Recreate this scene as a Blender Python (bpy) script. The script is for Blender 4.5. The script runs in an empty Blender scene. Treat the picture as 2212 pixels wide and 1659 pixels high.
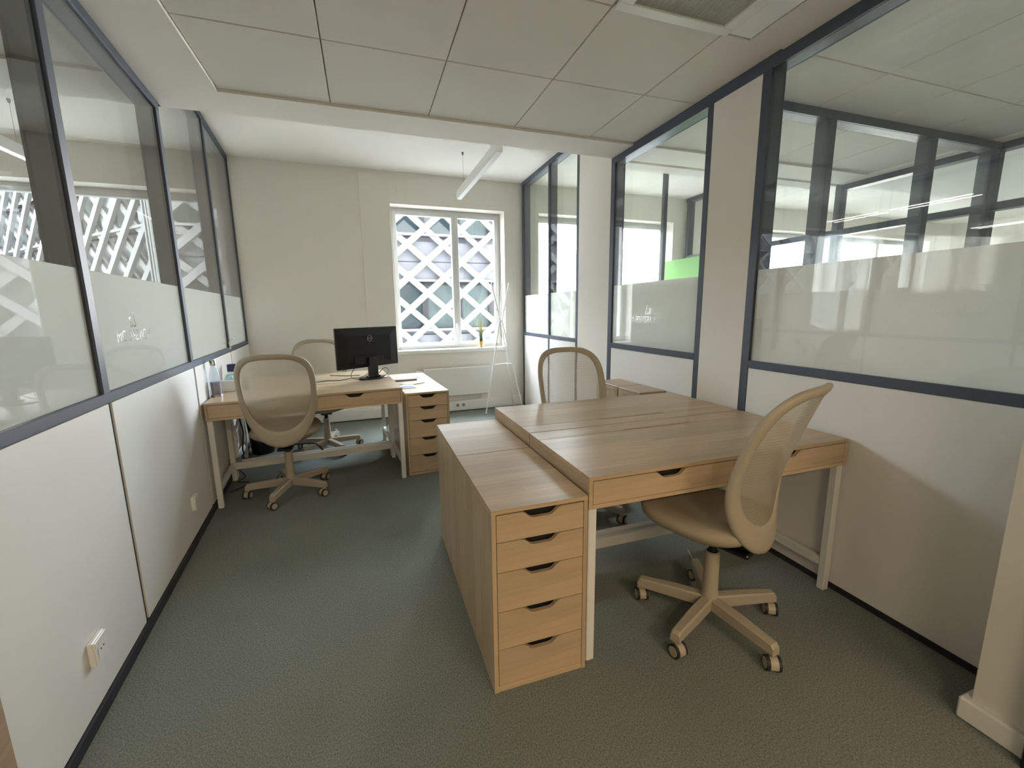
import bpy, bmesh, math, random
from mathutils import Vector, Matrix
random.seed(7)
PI = math.pi
sc = bpy.context.scene
COL = sc.collection

# ------------------------------------------------------------------ camera
cam_d = bpy.data.cameras.new('camera')
cam = bpy.data.objects.new('camera', cam_d)
COL.objects.link(cam)
sc.camera = cam
F_PX = 925.31
cam_d.sensor_fit = 'HORIZONTAL'
cam_d.sensor_width = 36.0
cam_d.lens = 36.0 * F_PX / 2212.0
cam_d.clip_start = 0.02
cam_d.clip_end = 300
YAW, PITCH, ROLL = 0.32763, 0.17058, -0.01307
cy, sy, cp, sp = math.cos(YAW), math.sin(YAW), math.cos(PITCH), math.sin(PITCH)
fwd = Vector((sy*cp, cy*cp, -sp))
right = Vector((cy, -sy, 0))
up = right.cross(fwd)
r2 = right*math.cos(ROLL) + up*math.sin(ROLL)
u2 = up*math.cos(ROLL) - right*math.sin(ROLL)
m = Matrix((r2, u2, -fwd)).transposed().to_4x4()
m.translation = Vector((-0.0596, 0.4047, 1.3548))
cam.matrix_world = m

# ------------------------------------------------------------------ light, exposure
sc.view_settings.view_transform = 'Standard'
sc.view_settings.look = 'None'
sc.view_settings.gamma = 1.0
sc.view_settings.use_curve_mapping = False
sc.view_settings.exposure = 2.2
SKY = 9.0
CORRIDOR_W = 12.0
sc.cycles.max_bounces = 12
sc.cycles.diffuse_bounces = 6
sc.cycles.glossy_bounces = 5
sc.cycles.transmission_bounces = 8
sc.cycles.transparent_max_bounces = 24
sc.cycles.sample_clamp_indirect = 8.0
sc.cycles.use_denoising = True

world = bpy.data.worlds.new('sky'); sc.world = world
world.use_nodes = True
wn = world.node_tree; wn.nodes.clear()
wo = wn.nodes.new('ShaderNodeOutputWorld'); wb = wn.nodes.new('ShaderNodeBackground')
tc = wn.nodes.new('ShaderNodeTexCoord'); nz = wn.nodes.new('ShaderNodeTexNoise'); cr = wn.nodes.new('ShaderNodeValToRGB')
nz.inputs['Scale'].default_value = 2.6; nz.inputs['Detail'].default_value = 5
cr.color_ramp.elements[0].position = .38; cr.color_ramp.elements[0].color = (.66, .82, 1.0, 1)
cr.color_ramp.elements[1].position = .6; cr.color_ramp.elements[1].color = (1, 1, 1, 1)
wn.links.new(tc.outputs['Generated'], nz.inputs['Vector']); wn.links.new(nz.outputs['Fac'], cr.inputs['Fac'])
wn.links.new(cr.outputs['Color'], wb.inputs['Color']); wb.inputs['Strength'].default_value = SKY
wn.links.new(wb.outputs['Background'], wo.inputs['Surface'])

# ------------------------------------------------------------------ materials
def newmat(name):
    mt = bpy.data.materials.new(name); mt.use_nodes = True
    nt = mt.node_tree; nt.nodes.clear()
    out = nt.nodes.new('ShaderNodeOutputMaterial')
    return mt, nt, out

def pbr(name, col, rough=.5, metal=0, noise=0, nscale=20, bump=0, bscale=200, spec=.5, emit=None, es=0, trans=0):
    mt, nt, out = newmat(name)
    b = nt.nodes.new('ShaderNodeBsdfPrincipled')
    b.inputs['Base Color'].default_value = (*col, 1)
    b.inputs['Roughness'].default_value = rough
    b.inputs['Metallic'].default_value = metal
    b.inputs['Specular IOR Level'].default_value = spec
    if trans: b.inputs['Transmission Weight'].default_value = trans
    if emit:
        b.inputs['Emission Color'].default_value = (*emit, 1); b.inputs['Emission Strength'].default_value = es
    t = nt.nodes.new('ShaderNodeTexCoord')
    if noise:
        n = nt.nodes.new('ShaderNodeTexNoise'); n.inputs['Scale'].default_value = nscale; n.inputs['Detail'].default_value = 4
        mx = nt.nodes.new('ShaderNodeMix'); mx.data_type = 'RGBA'
        mx.inputs['A'].default_value = (*[c*(1-noise) for c in col], 1); mx.inputs['B'].default_value = (*[min(1, c*(1+noise)) for c in col], 1)
        nt.links.new(t.outputs['Object'], n.inputs['Vector']); nt.links.new(n.outputs['Fac'], mx.inputs['Factor'])
        nt.links.new(mx.outputs['Result'], b.inputs['Base Color'])
    if bump:
        n2 = nt.nodes.new('ShaderNodeTexNoise'); n2.inputs['Scale'].default_value = bscale; n2.inputs['Detail'].default_value = 3
        bp = nt.nodes.new('ShaderNodeBump'); bp.inputs['Strength'].default_value = bump; bp.inputs['Distance'].default_value = .002
        nt.links.new(t.outputs['Object'], n2.inputs['Vector']); nt.links.new(n2.outputs['Fac'], bp.inputs['Height']); nt.links.new(bp.outputs['Normal'], b.inputs['Normal'])
    nt.links.new(b.outputs['BSDF'], out.inputs['Surface'])
    return mt

def wood(name, axis, c1=(.50, .365, .225), c2=(.60, .455, .295), rough=.36):
    # grain runs along `axis`; staves of slightly different tone
    mt, nt, out = newmat(name)
    b = nt.nodes.new('ShaderNodeBsdfPrincipled'); b.inputs['Roughness'].default_value = rough
    t = nt.nodes.new('ShaderNodeTexCoord')
    s = [22, 22, 22]; s[axis] = 1.3
    mp = nt.nodes.new('ShaderNodeMapping'); mp.inputs['Scale'].default_value = s
    n = nt.nodes.new('ShaderNodeTexNoise'); n.inputs['Scale'].default_value = 2.2; n.inputs['Detail'].default_value = 6; n.inputs['Roughness'].default_value = .62
    nt.links.new(t.outputs['Object'], mp.inputs['Vector']); nt.links.new(mp.outputs['Vector'], n.inputs['Vector'])
    mx = nt.nodes.new('ShaderNodeMix'); mx.data_type = 'RGBA'
    mx.inputs['A'].default_value = (*c1, 1); mx.inputs['B'].default_value = (*c2, 1)
    rp = nt.nodes.new('ShaderNodeMapRange'); rp.inputs['From Min'].default_value = .3; rp.inputs['From Max'].default_value = .7
    nt.links.new(n.outputs['Fac'], rp.inputs['Value']); nt.links.new(rp.outputs['Result'], mx.inputs['Factor'])
    # broad staves
    s2 = [11, 11, 11]; s2[axis] = .9
    mp2 = nt.nodes.new('ShaderNodeMapping'); mp2.inputs['Scale'].default_value = s2
    wv = nt.nodes.new('ShaderNodeTexVoronoi'); wv.inputs['Scale'].default_value = 1.0; wv.distance = 'CHEBYCHEV'
    nt.links.new(t.outputs['Object'], mp2.inputs['Vector']); nt.links.new(mp2.outputs['Vector'], wv.inputs['Vector'])
    sp_ = nt.nodes.new('ShaderNodeSeparateColor'); nt.links.new(wv.outputs['Color'], sp_.inputs['Color'])
    hs = nt.nodes.new('ShaderNodeHueSaturation')
    mr = nt.nodes.new('ShaderNodeMapRange'); mr.inputs['To Min'].default_value = .86; mr.inputs['To Max'].default_value = 1.08
    nt.links.new(sp_.outputs['Red'], mr.inputs['Value']); nt.links.new(mr.outputs['Result'], hs.inputs['Value'])
    nt.links.new(mx.outputs['Result'], hs.inputs['Color']); nt.links.new(hs.outputs['Color'], b.inputs['Base Color'])
    bp = nt.nodes.new('ShaderNodeBump'); bp.inputs['Strength'].default_value = .12; bp.inputs['Distance'].default_value = .001
    nt.links.new(n.outputs['Fac'], bp.inputs['Height']); nt.links.new(bp.outputs['Normal'], b.inputs['Normal'])
    nt.links.new(b.outputs['BSDF'], out.inputs['Surface'])
    return mt

def glassmat(name, tint=(.985, .99, .98), ior=1.5, refl=1.0):
    mt, nt, out = newmat(name)
    tr = nt.nodes.new('ShaderNodeBsdfTransparent'); tr.inputs['Color'].default_value = (*tint, 1)
    gl = nt.nodes.new('ShaderNodeBsdfGlossy'); gl.inputs['Roughness'].default_value = 0.0
    ge = nt.nodes.new('ShaderNodeNewGeometry')
    dt = nt.nodes.new('ShaderNodeVectorMath'); dt.operation = 'DOT_PRODUCT'
    nt.links.new(ge.outputs['Normal'], dt.inputs[0]); nt.links.new(ge.outputs['Incoming'], dt.inputs[1])
    def mth(op, a, b=None):
        n = nt.nodes.new('ShaderNodeMath'); n.operation = op
        for i, q in enumerate((a, b)):
            if q is None: continue
            if isinstance(q, (int, float)): n.inputs[i].default_value = q
            else: nt.links.new(q, n.inputs[i])
        return n.outputs[0]
    # Schlick reflectance, the same from either face of the pane
    ab = mth('ABSOLUTE', dt.outputs['Value']); om = mth('SUBTRACT', 1.0, ab); pw = mth('POWER', om, 5.0)
    f0 = ((ior-1)/(ior+1))**2
    fr = mth('MULTIPLY', mth('ADD', mth('MULTIPLY', pw, 1-f0), f0), refl)
    mx = nt.nodes.new('ShaderNodeMixShader')
    nt.links.new(fr, mx.inputs['Fac'])
    nt.links.new(tr.outputs[0], mx.inputs[1]); nt.links.new(gl.outputs[0], mx.inputs[2]); nt.links.new(mx.outputs[0], out.inputs['Surface'])
    return mt

def filmmat(name, col=(.90, .895, .87), see=.0):
    mt, nt, out = newmat(name)
    d = nt.nodes.new('ShaderNodeBsdfDiffuse'); d.inputs['Color'].default_value = (*col, 1)
    t = nt.nodes.new('ShaderNodeBsdfTranslucent'); t.inputs['Color'].default_value = (*col, 1)
    tp = nt.nodes.new('ShaderNodeBsdfTransparent')
    a = nt.nodes.new('ShaderNodeMixShader'); a.inputs['Fac'].default_value = .42
    b = nt.nodes.new('ShaderNodeMixShader'); b.inputs['Fac'].default_value = see
    nt.links.new(d.outputs[0], a.inputs[1]); nt.links.new(t.outputs[0], a.inputs[2])
    nt.links.new(a.outputs[0], b.inputs[1]); nt.links.new(tp.outputs[0], b.inputs[2]); nt.links.new(b.outputs[0], out.inputs['Surface'])
    return mt

def meshfabric(name, col, see):
    mt, nt, out = newmat(name)
    b = nt.nodes.new('ShaderNodeBsdfDiffuse'); b.inputs['Color'].default_value = (*col, 1)
    t = nt.nodes.new('ShaderNodeBsdfTranslucent'); t.inputs['Color'].default_value = (*col, 1)
    tp = nt.nodes.new('ShaderNodeBsdfTransparent')
    a = nt.nodes.new('ShaderNodeMixShader'); a.inputs['Fac'].default_value = .25
    tcn = nt.nodes.new('ShaderNodeTexCoord'); w = nt.nodes.new('ShaderNodeTexWave'); w.wave_type = 'BANDS'; w.bands_direction = 'Z'
    w.inputs['Scale'].default_value = 26; w.inputs['Distortion'].default_value = 1.5; w.inputs['Detail'].default_value = 1
    mr = nt.nodes.new('ShaderNodeMapRange'); mr.inputs['To Min'].default_value = see*.8; mr.inputs['To Max'].default_value = min(1, see*1.2)
    nt.links.new(tcn.outputs['Object'], w.inputs['Vector']); nt.links.new(w.outputs['Fac'], mr.inputs['Value'])
    m2 = nt.nodes.new('ShaderNodeMixShader'); nt.links.new(mr.outputs['Result'], m2.inputs['Fac'])
    nt.links.new(b.outputs[0], a.inputs[1]); nt.links.new(t.outputs[0], a.inputs[2])
    nt.links.new(a.outputs[0], m2.inputs[1]); nt.links.new(tp.outputs[0], m2.inputs[2]); nt.links.new(m2.outputs[0], out.inputs['Surface'])
    return mt

def carpetmat():
    mt, nt, out = newmat('carpet')
    b = nt.nodes.new('ShaderNodeBsdfPrincipled'); b.inputs['Roughness'].default_value = .95; b.inputs['Specular IOR Level'].default_value = .1
    t = nt.nodes.new('ShaderNodeTexCoord')
    mp = nt.nodes.new('ShaderNodeMapping'); mp.inputs['Scale'].default_value = (1, .75, 1)
    n = nt.nodes.new('ShaderNodeTexNoise'); n.inputs['Scale'].default_value = 190; n.inputs['Detail'].default_value = 3; n.inputs['Roughness'].default_value = .7
    nt.links.new(t.outputs['Object'], mp.inputs['Vector']); nt.links.new(mp.outputs['Vector'], n.inputs['Vector'])
    cr_ = nt.nodes.new('ShaderNodeValToRGB'); e = cr_.color_ramp.elements
    e[0].position = .34; e[0].color = (.13, .145, .13, 1); e[1].position = .68; e[1].color = (.29, .315, .28, 1)
    nt.links.new(n.outputs['Fac'], cr_.inputs['Fac'])
    n3 = nt.nodes.new('ShaderNodeTexNoise'); n3.inputs['Scale'].default_value = 2.5; n3.inputs['Detail'].default_value = 2
    hs = nt.nodes.new('ShaderNodeHueSaturation'); mr = nt.nodes.new('ShaderNodeMapRange'); mr.inputs['To Min'].default_value = .9; mr.inputs['To Max'].default_value = 1.1
    nt.links.new(t.outputs['Object'], n3.inputs['Vector']); nt.links.new(n3.outputs['Fac'], mr.inputs['Value']); nt.links.new(mr.outputs['Result'], hs.inputs['Value'])
    nt.links.new(cr_.outputs['Color'], hs.inputs['Color']); nt.links.new(hs.outputs['Color'], b.inputs['Base Color'])
    bp = nt.nodes.new('ShaderNodeBump'); bp.inputs['Strength'].default_value = .8; bp.inputs['Distance'].default_value = .004
    nt.links.new(n.outputs['Fac'], bp.inputs['Height']); nt.links.new(bp.outputs['Normal'], b.inputs['Normal'])
    nt.links.new(b.outputs['BSDF'], out.inputs['Surface'])
    return mt

M = dict(
    wood_x=wood('white_stained_oak_x', 0), wood_y=wood('white_stained_oak_y', 1), wood_z=wood('white_stained_oak_z', 2),
    brown_x=wood('brown_wood', 0, (.36, .25, .16), (.44, .32, .21)),
    carpet=carpetmat(),
    wall=pbr('wall_paint', (.79, .75, .69), .75, noise=.015, nscale=3, bump=.12, bscale=90),
    plaster=pbr('plaster', (.81, .765, .71), .8, noise=.01, nscale=4),
    tile=pbr('ceiling_tile', (.73, .69, .63), .85, noise=.03, nscale=260, bump=.15, bscale=400),
    tbar=pbr('ceiling_grid_metal', (.66, .64, .60), .5),
    panel=pbr('white_panel', (.80, .775, .74), .42),
    frame=pbr('anthracite_frame', (.060, .075, .105), .42),
    skirt=pbr('dark_skirting', (.022, .024, .03), .5),
    glass=glassmat('partition_glass'),
    winglass=glassmat('window_glass', (.985, .99, .985), 1.45),
    film=filmmat('frosted_film'),
    film_thin=filmmat('thin_frosted_film', see=.14),
    upvc=pbr('white_window_plastic', (.62, .62, .60), .35),
    white=pbr('white_plastic', (.82, .81, .78), .35),
    metal_white=pbr('white_lacquered_steel', (.80, .79, .76), .35),
    beige=pbr('beige_plastic', (.42, .365, .275), .5, bump=.05, bscale=500),
    beige2=pbr('beige_fabric', (.38, .325, .235), .9, noise=.06, nscale=300, bump=.3, bscale=500),
    mesh=meshfabric('beige_mesh_fabric', (.50, .44, .34), .33),
    black=pbr('black_plastic', (.006, .006, .0065), .35),
    blackmat=pbr('black_matt', (.006, .006, .007), .7),
    rubber=pbr('black_rubber', (.02, .02, .02), .6),
    chrome=pbr('steel', (.5, .5, .5), .25, 1),
    lamp_off=pbr('lamp_diffuser', (.85, .85, .85), .4),
    lamp_on=pbr('lit_lamp_diffuser', (.9, .9, .9), .4, emit=(1, .97, .9), es=8),
    warm_on=pbr('warm_lamp_diffuser', (.9, .9, .9), .4, emit=(1, .72, .42), es=5),
    gold=pbr('gold_pot', (.75, .55, .28), .28, .8),
    leaf=pbr('dark_leaf', (.045, .075, .03), .5), straw=pbr('straw_grass', (.38, .36, .16), .6),
    navy=pbr('navy_plastic', (.012, .022, .10), .4), aqua=pbr('aqua_tissue', (.45, .72, .72), .8),
    paper=pbr('paper', (.80, .80, .80), .6), blueprint=pbr('blue_print', (.10, .14, .30), .5), grey=pbr('grey_plastic', (.25, .25, .25), .5),
    green=pbr('green_film', (.17, .36, .09), .5),
    clearp=glassmat('clear_bottle', (.80, .84, .88), 1.5), water=pbr('pinkish_water', (.50, .45, .5), .1, trans=.6),
    radiator=pbr('radiator_enamel', (.74, .73, .69), .35),
    perf=pbr('perforated_metal', (.50, .50, .44), .55),
    facade=pbr('facade_panel', (.0165, .0165, .0195), .6, noise=.08, nscale=.6), diag=pbr('white_concrete', (.036, .036, .035), .7, noise=.05, nscale=2),
    fglass=pbr('facade_glass', (.012, .018, .020), .12, spec=.12), fframe=pbr('facade_window_frame', (.016, .014, .015), .6, spec=.1),
    blind=pbr('facade_room_blind', (.030, .038, .036), .7, spec=.1),
    ground=pbr('asphalt', (.12, .12, .12), .9, noise=.2, nscale=2),
)

# ------------------------------------------------------------------ mesh helpers
class MB:
    def __init__(s): s.v = []; s.f = []
    def add(s, vs, fs):
        o = len(s.v); s.v += [tuple(v) for v in vs]; s.f += [tuple(i+o for i in f) for f in fs]; return s
    def box(s, x0, x1, y0, y1, z0, z1, b=0):
        x0, x1 = min(x0, x1), max(x0, x1); y0, y1 = min(y0, y1), max(y0, y1); z0, z1 = min(z0, z1), max(z0, z1)
        b = min(b, (x1-x0)*.45, (y1-y0)*.45, (z1-z0)*.45)
        if b <= 0:
            return s.add([(x0,y0,z0),(x1,y0,z0),(x1,y1,z0),(x0,y1,z0),(x0,y0,z1),(x1,y0,z1),(x1,y1,z1),(x0,y1,z1)],
                         [(0,3,2,1),(4,5,6,7),(0,1,5,4),(1,2,6,5),(2,3,7,6),(3,0,4,7)])
        bm = bmesh.new(); bmesh.ops.create_cube(bm, size=1)
        for v in bm.verts:
            v.co = Vector(((x0+x1)/2+v.co.x*(x1-x0), (y0+y1)/2+v.co.y*(y1-y0), (z0+z1)/2+v.co.z*(z1-z0)))
        bmesh.ops.bevel(bm, geom=list(bm.edges), offset=b, segments=1, affect='EDGES', profile=.5)
        bm.verts.index_update()
        s.add([v.co[:] for v in bm.verts], [[v.index for v in f.verts] for f in bm.faces]); bm.free()
        return s
    def cyl(s, p0, p1, r0, r1=None, n=16, caps=True):
        r1 = r0 if r1 is None else r1
        p0, p1 = Vector(p0), Vector(p1); d = (p1-p0).normalized()
        a = Vector((0, 0, 1)) if abs(d.z) < .9 else Vector((1, 0, 0))
        e = d.cross(a).normalized(); g = d.cross(e)
        vs = []
        for p, r in ((p0, r0), (p1, r1)):
            vs += [p+e*(r*math.cos(2*PI*i/n))+g*(r*math.sin(2*PI*i/n)) for i in range(n)]
        fs = [(i, (i+1) % n, n+(i+1) % n, n+i) for i in range(n)]
        if caps: fs += [tuple(range(n-1, -1, -1)), tuple(range(n, 2*n))]
        return s.add(vs, fs)
    def tube(s, pts, r, n=8, caps=True):
        pts = [Vector(p) for p in pts]; k = len(pts); rings = []
        e = None
        for i, p in enumerate(pts):
            d = (pts[min(i+1, k-1)]-pts[max(i-1, 0)]).normalized()
            if e is None:
                a = Vector((0, 0, 1)) if abs(d.z) < .9 else Vector((1, 0, 0)); e = d.cross(a).normalized()
            else:
                e = (e-d*e.dot(d)).normalized()
            g = d.cross(e); rr = r[i] if isinstance(r, (list, tuple)) else r
            rings.append([p+e*(rr*math.cos(2*PI*j/n))+g*(rr*math.sin(2*PI*j/n)) for j in range(n)])
        vs = [v for q in rings for v in q]; fs = []
        for i in range(k-1):
            for j in range(n):
                fs.append((i*n+j, i*n+(j+1) % n, (i+1)*n+(j+1) % n, (i+1)*n+j))
        if caps: fs += [tuple(range(n-1, -1, -1)), tuple(range((k-1)*n, k*n))]
        return s.add(vs, fs)
    def lathe(s, prof, n=24, c=(0, 0), caps=True):
        vs = []; k = len(prof)
        for r, z in prof:
            vs += [(c[0]+r*math.cos(2*PI*i/n), c[1]+r*math.sin(2*PI*i/n), z) for i in range(n)]
        fs = []
        for i in range(k-1):
            for j in range(n):
                fs.append((i*n+j, i*n+(j+1) % n, (i+1)*n+(j+1) % n, (i+1)*n+j))
        if caps: fs += [tuple(range(n-1, -1, -1)), tuple(range((k-1)*n, k*n))]
        return s.add(vs, fs)
    def prism(s, poly, a0, a1, plane='xz'):
        # poly in plane, extruded along the third axis
        n = len(poly)
        def P(q, a):
            if plane == 'xz': return (q[0], a, q[1])
            if plane == 'xy': return (q[0], q[1], a)
            return (a, q[0], q[1])
        vs = [P(q, a0) for q in poly]+[P(q, a1) for q in poly]
        fs = [tuple(range(n-1, -1, -1)), tuple(range(n, 2*n))]+[(i, (i+1) % n, n+(i+1) % n, n+i) for i in range(n)]
        return s.add(vs, fs)

def link(name, data, parent=None, loc=(0, 0, 0), rz=0):
    o = bpy.data.objects.new(name, data); COL.objects.link(o)
    o.location = loc; o.rotation_euler = (0, 0, rz)
    if parent: o.parent = parent
    return o

def obj(name, mb, mat, parent=None, smooth=False, loc=(0, 0, 0), rz=0, mats=None):
    me = bpy.data.meshes.new(name); me.from_pydata(mb.v, [], mb.f)
    bm = bmesh.new(); bm.from_mesh(me); bmesh.ops.recalc_face_normals(bm, faces=bm.faces); bm.to_mesh(me); bm.free()
    me.materials.append(mat)
    if smooth:
        for p in me.polygons: p.use_smooth = True
        if smooth != 'all':
            me.set_sharp_from_angle(angle=math.radians(40))
    return link(name, me, parent, loc, rz)

def thing(name, label, cat, loc=(0, 0, 0), rz=0, group=None):
    o = link(name, None, None, loc, rz); o.empty_display_size = .05
    return tag(o, label, cat, group)

def tag(o, label, cat, group=None):
    o['label'] = label; o['category'] = cat
    if group: o['group'] = group
    return o

def structure(o, label=None):
    o['kind'] = 'structure'
    if label: o['label'] = label
    return o

def dup(root, loc, rz, label=None, group=None):
    r = root.copy(); COL.objects.link(r); r.location = loc; r.rotation_euler = (0, 0, rz)
    if label: r['label'] = label
    if group: r['group'] = group
    for ch in list(root.children):
        c = ch.copy(); COL.objects.link(c); c.parent = r
        for g in list(ch.children):
            d = g.copy(); COL.objects.link(d); d.parent = c
    return r

# ------------------------------------------------------------------ setting
WL, TL, WR, TR, BY, TB = -0.8348, -0.08191, 1.9854, 0.0097, 6.0647, 0.02666
ZC, ZH, YB = 2.609, 3.02, 3.81
RAIL0, RAIL1 = 1.012, 1.052
ANG_L = PI/2+math.atan(-TL)      # local +x runs along the wall away from the camera
ANG_R = PI/2-math.atan(TR)
ANG_B = math.atan(TB)

floor = structure(obj('floor', MB().box(-8, 12, -3, 6.6, -.1, 0), M['carpet']), 'grey green loop pile carpet')
floor_out = structure(obj('ground', MB().box(-60, 60, 6.7, 90, -9.3, -9), M['ground']), 'street far below the windows')

# near ceiling: plasterboard with recessed fields of square tiles
cb = MB()
REC = [(-.766, 2.04, 3.50), (-5.2, -1.26, 3.44), (2.12, 4.70, 3.50)]
xs = [-8, -5.2, -1.26, -.766, 1.975, 2.12, 4.70, 12]
for a, b in ((-8, -5.2), (-1.26, -.766), (2.04, 2.12), (4.70, 12)):
    cb.box(a, b, -3, YB, ZC, ZC+.045)
for a, b, y in REC:
    cb.box(a, b, y, YB, ZC, ZC+.045)
cb.box(-8, 12, YB-.05, YB, ZC+.03, ZH+.03)
cb.box(-8, 12, -3, YB-.05, ZC+.08, ZC+.1)
ceiling = structure(obj('ceiling', cb, M['plaster']), 'suspended ceiling with plasterboard border and square tiles')
tile_me = None
GAP = .006
TZ = ZC+.016
def tiles(xe, ye, y0, skip=()):
    global tile_me
    for i in range(len(xe)-1):
        y = ye; j = 0
        while y > y0:
            h = .665 if j == 0 else .615
            ya = y-h; w = xe[i+1]-xe[i]
            if (i, j) not in skip:
                full = abs(w-.6) < .012 and j > 0
                if full and tile_me is not None:
                    link('ceiling_tile', tile_me, ceiling, (xe[i], ya, TZ))
                else:
                    o = obj('ceiling_tile', MB().box(GAP/2, w-GAP/2, GAP/2, h-GAP/2, 0, .016, .0025), M['tile'], ceiling, loc=(xe[i], ya, TZ))
                    if full: tile_me = o.data
            y -= h; j += 1
tiles([-.766, -.166, .434, 1.034, 1.634, 2.03], 3.50, -1.5, skip={(3, 2), (4, 2), (3, 3), (4, 3)})
tiles([-5.20, -4.46, -3.86, -3.26, -2.66, -2.06, -1.46, -1.26], 3.44, -1.5)
tiles([2.12, 2.8, 3.4, 4.0, 4.70], 3.50, -1.5)
gb = MB()
for a, b, y in REC:
    gb.box(a, b, -3, y, ZC+.034, ZC+.04)
obj('ceiling_grid', gb, M['tbar'], ceiling)
# air grille and the pale panel beside it
y1 = 3.50-.665-.615
gr = thing('air_grille', 'square perforated air grille set in the ceiling near the glass wall', 'grille', (1.334, y1-.31, ZC))
g_ = MB()
for a in ((-.297, .297, .25, .300), (-.297, .297, -.304, -.26), (-.297, -.24, -.26, .25), (.24, .297, -.26, .25)):
    g_.box(*a, -.004, .014, .002)
obj('frame', g_, M['metal_white'], gr)
pf = MB()
pf.box(-.24, .24, -.26, .25, .009, .012)
obj('backing', pf, M['perf'], gr)
pf = MB()
k = 0
for i in range(60):
    x = -.24+.008*i
    pf.box(x, x+.0048, -.26, .25, .004, .007)
o = obj('fin', pf, M['perf'], gr); o['kind'] = 'stuff'
pn = thing('light_panel', 'narrow pale unlit light panel in the ceiling beside the air grille', 'light panel', (1.71, y1-.31, ZC+.006))
obj('frame', MB().box(-.074, .074, -.30, .30, .006, .02, .002), M['metal_white'], pn)
obj('diffuser', MB().box(-.066, .066, -.29, .29, .001, .007, .002), M['lamp_off'], pn)
obj('ceiling_tile', MB().box(1.787, 2.03, y1-.61, y1-.003, ZC+.006, ZC+.02, .002), M['tile'], ceiling)
obj('ceiling_tile', MB().box(1.037, 2.03, y1-1.22, y1-.618, ZC+.006, ZC+.02, .002), M['tile'], ceiling)
# back ceiling, higher
structure(obj('ceiling', MB().box(-8, 12, YB, 6.7, ZH, ZH+.05), M['plaster']), 'higher plain white ceiling by the windows')

# ---- partitions
def part(parent, name, mat, x0, x1, y0, y1, z0, z1, b=0, label=None):
    o = obj(name, MB().box(x0, x1, y0, y1, z0, z1, b), mat, parent)
    if label: o['label'] = label
    return o

def film_with_text(parent, x0, x1, z0, z1, d, tx, tz, width, flip):
    # frosted film with the lettering cut clean through it (2D curve with holes)
    cu = bpy.data.curves.new('film', 'CURVE'); cu.dimensions = '2D'; cu.fill_mode = 'BOTH'
    def poly(pts, bez=None):
        s = cu.splines.new('POLY'); s.points.add(len(pts)-1)
        for i, q in enumerate(pts): s.points[i].co = (q[0], q[1], 0, 1)
        s.use_cyclic_u = True
    poly([(x0, z0), (x1, z0), (x1, z1), (x0, z1)])
    def text(body, size, shear, cx, cz, sx=1.0, off=0.0):
        fc = bpy.data.curves.new('t', 'FONT'); fc.body = body; fc.size = size; fc.shear = shear; fc.align_x = 'CENTER'; fc.offset = off; fc.resolution_u = 3
        fo = bpy.data.objects.new('t', fc); COL.objects.link(fo)
        bpy.context.view_layer.update()
        c2 = fo.to_curve(bpy.context.evaluated_depsgraph_get())
        for s in c2.splines:
            pts = []
            n = len(s.bezier_points)
            if n:
                for i in range(n):
                    a = s.bezier_points[i]; b = s.bezier_points[(i+1) % n]
                    for k in range(4):
                        t = k/4; u = 1-t
                        p = a.co*u**3+a.handle_right*3*u*u*t+b.handle_left*3*u*t*t+b.co*t**3
                        pts.append((p.x, p.y))
            else:
                pts = [(p.co.x, p.co.y) for p in s.points]
            f = -1 if flip else 1
            poly([(cx+f*x*sx, cz+y) for x, y in pts])
        fo.to_curve_clear()
        bpy.data.objects.remove(fo)
    text('NEWSROOM', .072, 0, tx, tz, width/.415, .0)
    text('La', .105, .35, tx, tz+.062, .8, -.0008)
    co = bpy.data.objects.new('f', cu); COL.objects.link(co); bpy.context.view_layer.update()
    me = bpy.data.meshes.new_from_object(co)
    bpy.data.objects.remove(co)
    for v in me.vertices: v.co = (v.co.x, d, v.co.y)
    me.materials.clear(); me.materials.append(M['film'])
    o = link('frosted_film', me, parent)
    o['label'] = 'frosted film with the word NEWSROOM cut out'
    return o

def glazing(parent, x0, x1, z0, z1, side, film_top=None, text=None, w=.05, dbl=True, film=None):
    s = side
    part(parent, 'glass_pane', M['glass'], x0, x1, s*.008, s*.014, z0, z1)
    if dbl: part(parent, 'glass_pane', M['glass'], x0, x1, s*.086, s*.092, z0, z1)
    if film_top:
        if text: film_with_text(parent, x0, x1, z0, film_top, s*.0165, *text)
        else: part(parent, 'frosted_film', film or M['film'], x0, x1, s*.0158, s*.0172, z0, film_top)

DEP = .10
# left wall: local +x along wall, +y = away from the room (outwards)
wl = structure(obj('wall_left', MB().box(-2.5, 6.06, -.014, DEP, 0, .042), M['skirt'], loc=(WL, 0, 0), rz=ANG_L), 'glazed office partition on the left')
cosL = math.cos(math.atan(TL))
def S(y): return y/cosL
Lp = [-1.25, 0.0, 1.255, 2.50, 3.725, 4.975, 6.03]
for i, y in enumerate(Lp):
    top = ZC if y < YB-.1 else ZH
    if abs(y-3.725) < .01: top = ZH
    x = S(y)
    part(wl, 'post', M['frame'], x-.027, x+.027, 0, DEP, RAIL0, top, .002)
    part(wl, 'lower_post', M['skirt'], x-.02, x+.02, .004, DEP-.004, .035, RAIL0)
part(wl, 'rail', M['frame'], S(-2.5), S(6.06), -.002, DEP+.002, RAIL0, RAIL1, .002)
part(wl, 'header', M['frame'], S(-2.5), S(3.75), -.002, DEP+.002, ZC-.05, ZC, .002)
part(wl, 'header', M['frame'], S(3.75), S(6.06), -.002, DEP+.002, ZH-.05, ZH, .002)
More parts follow.
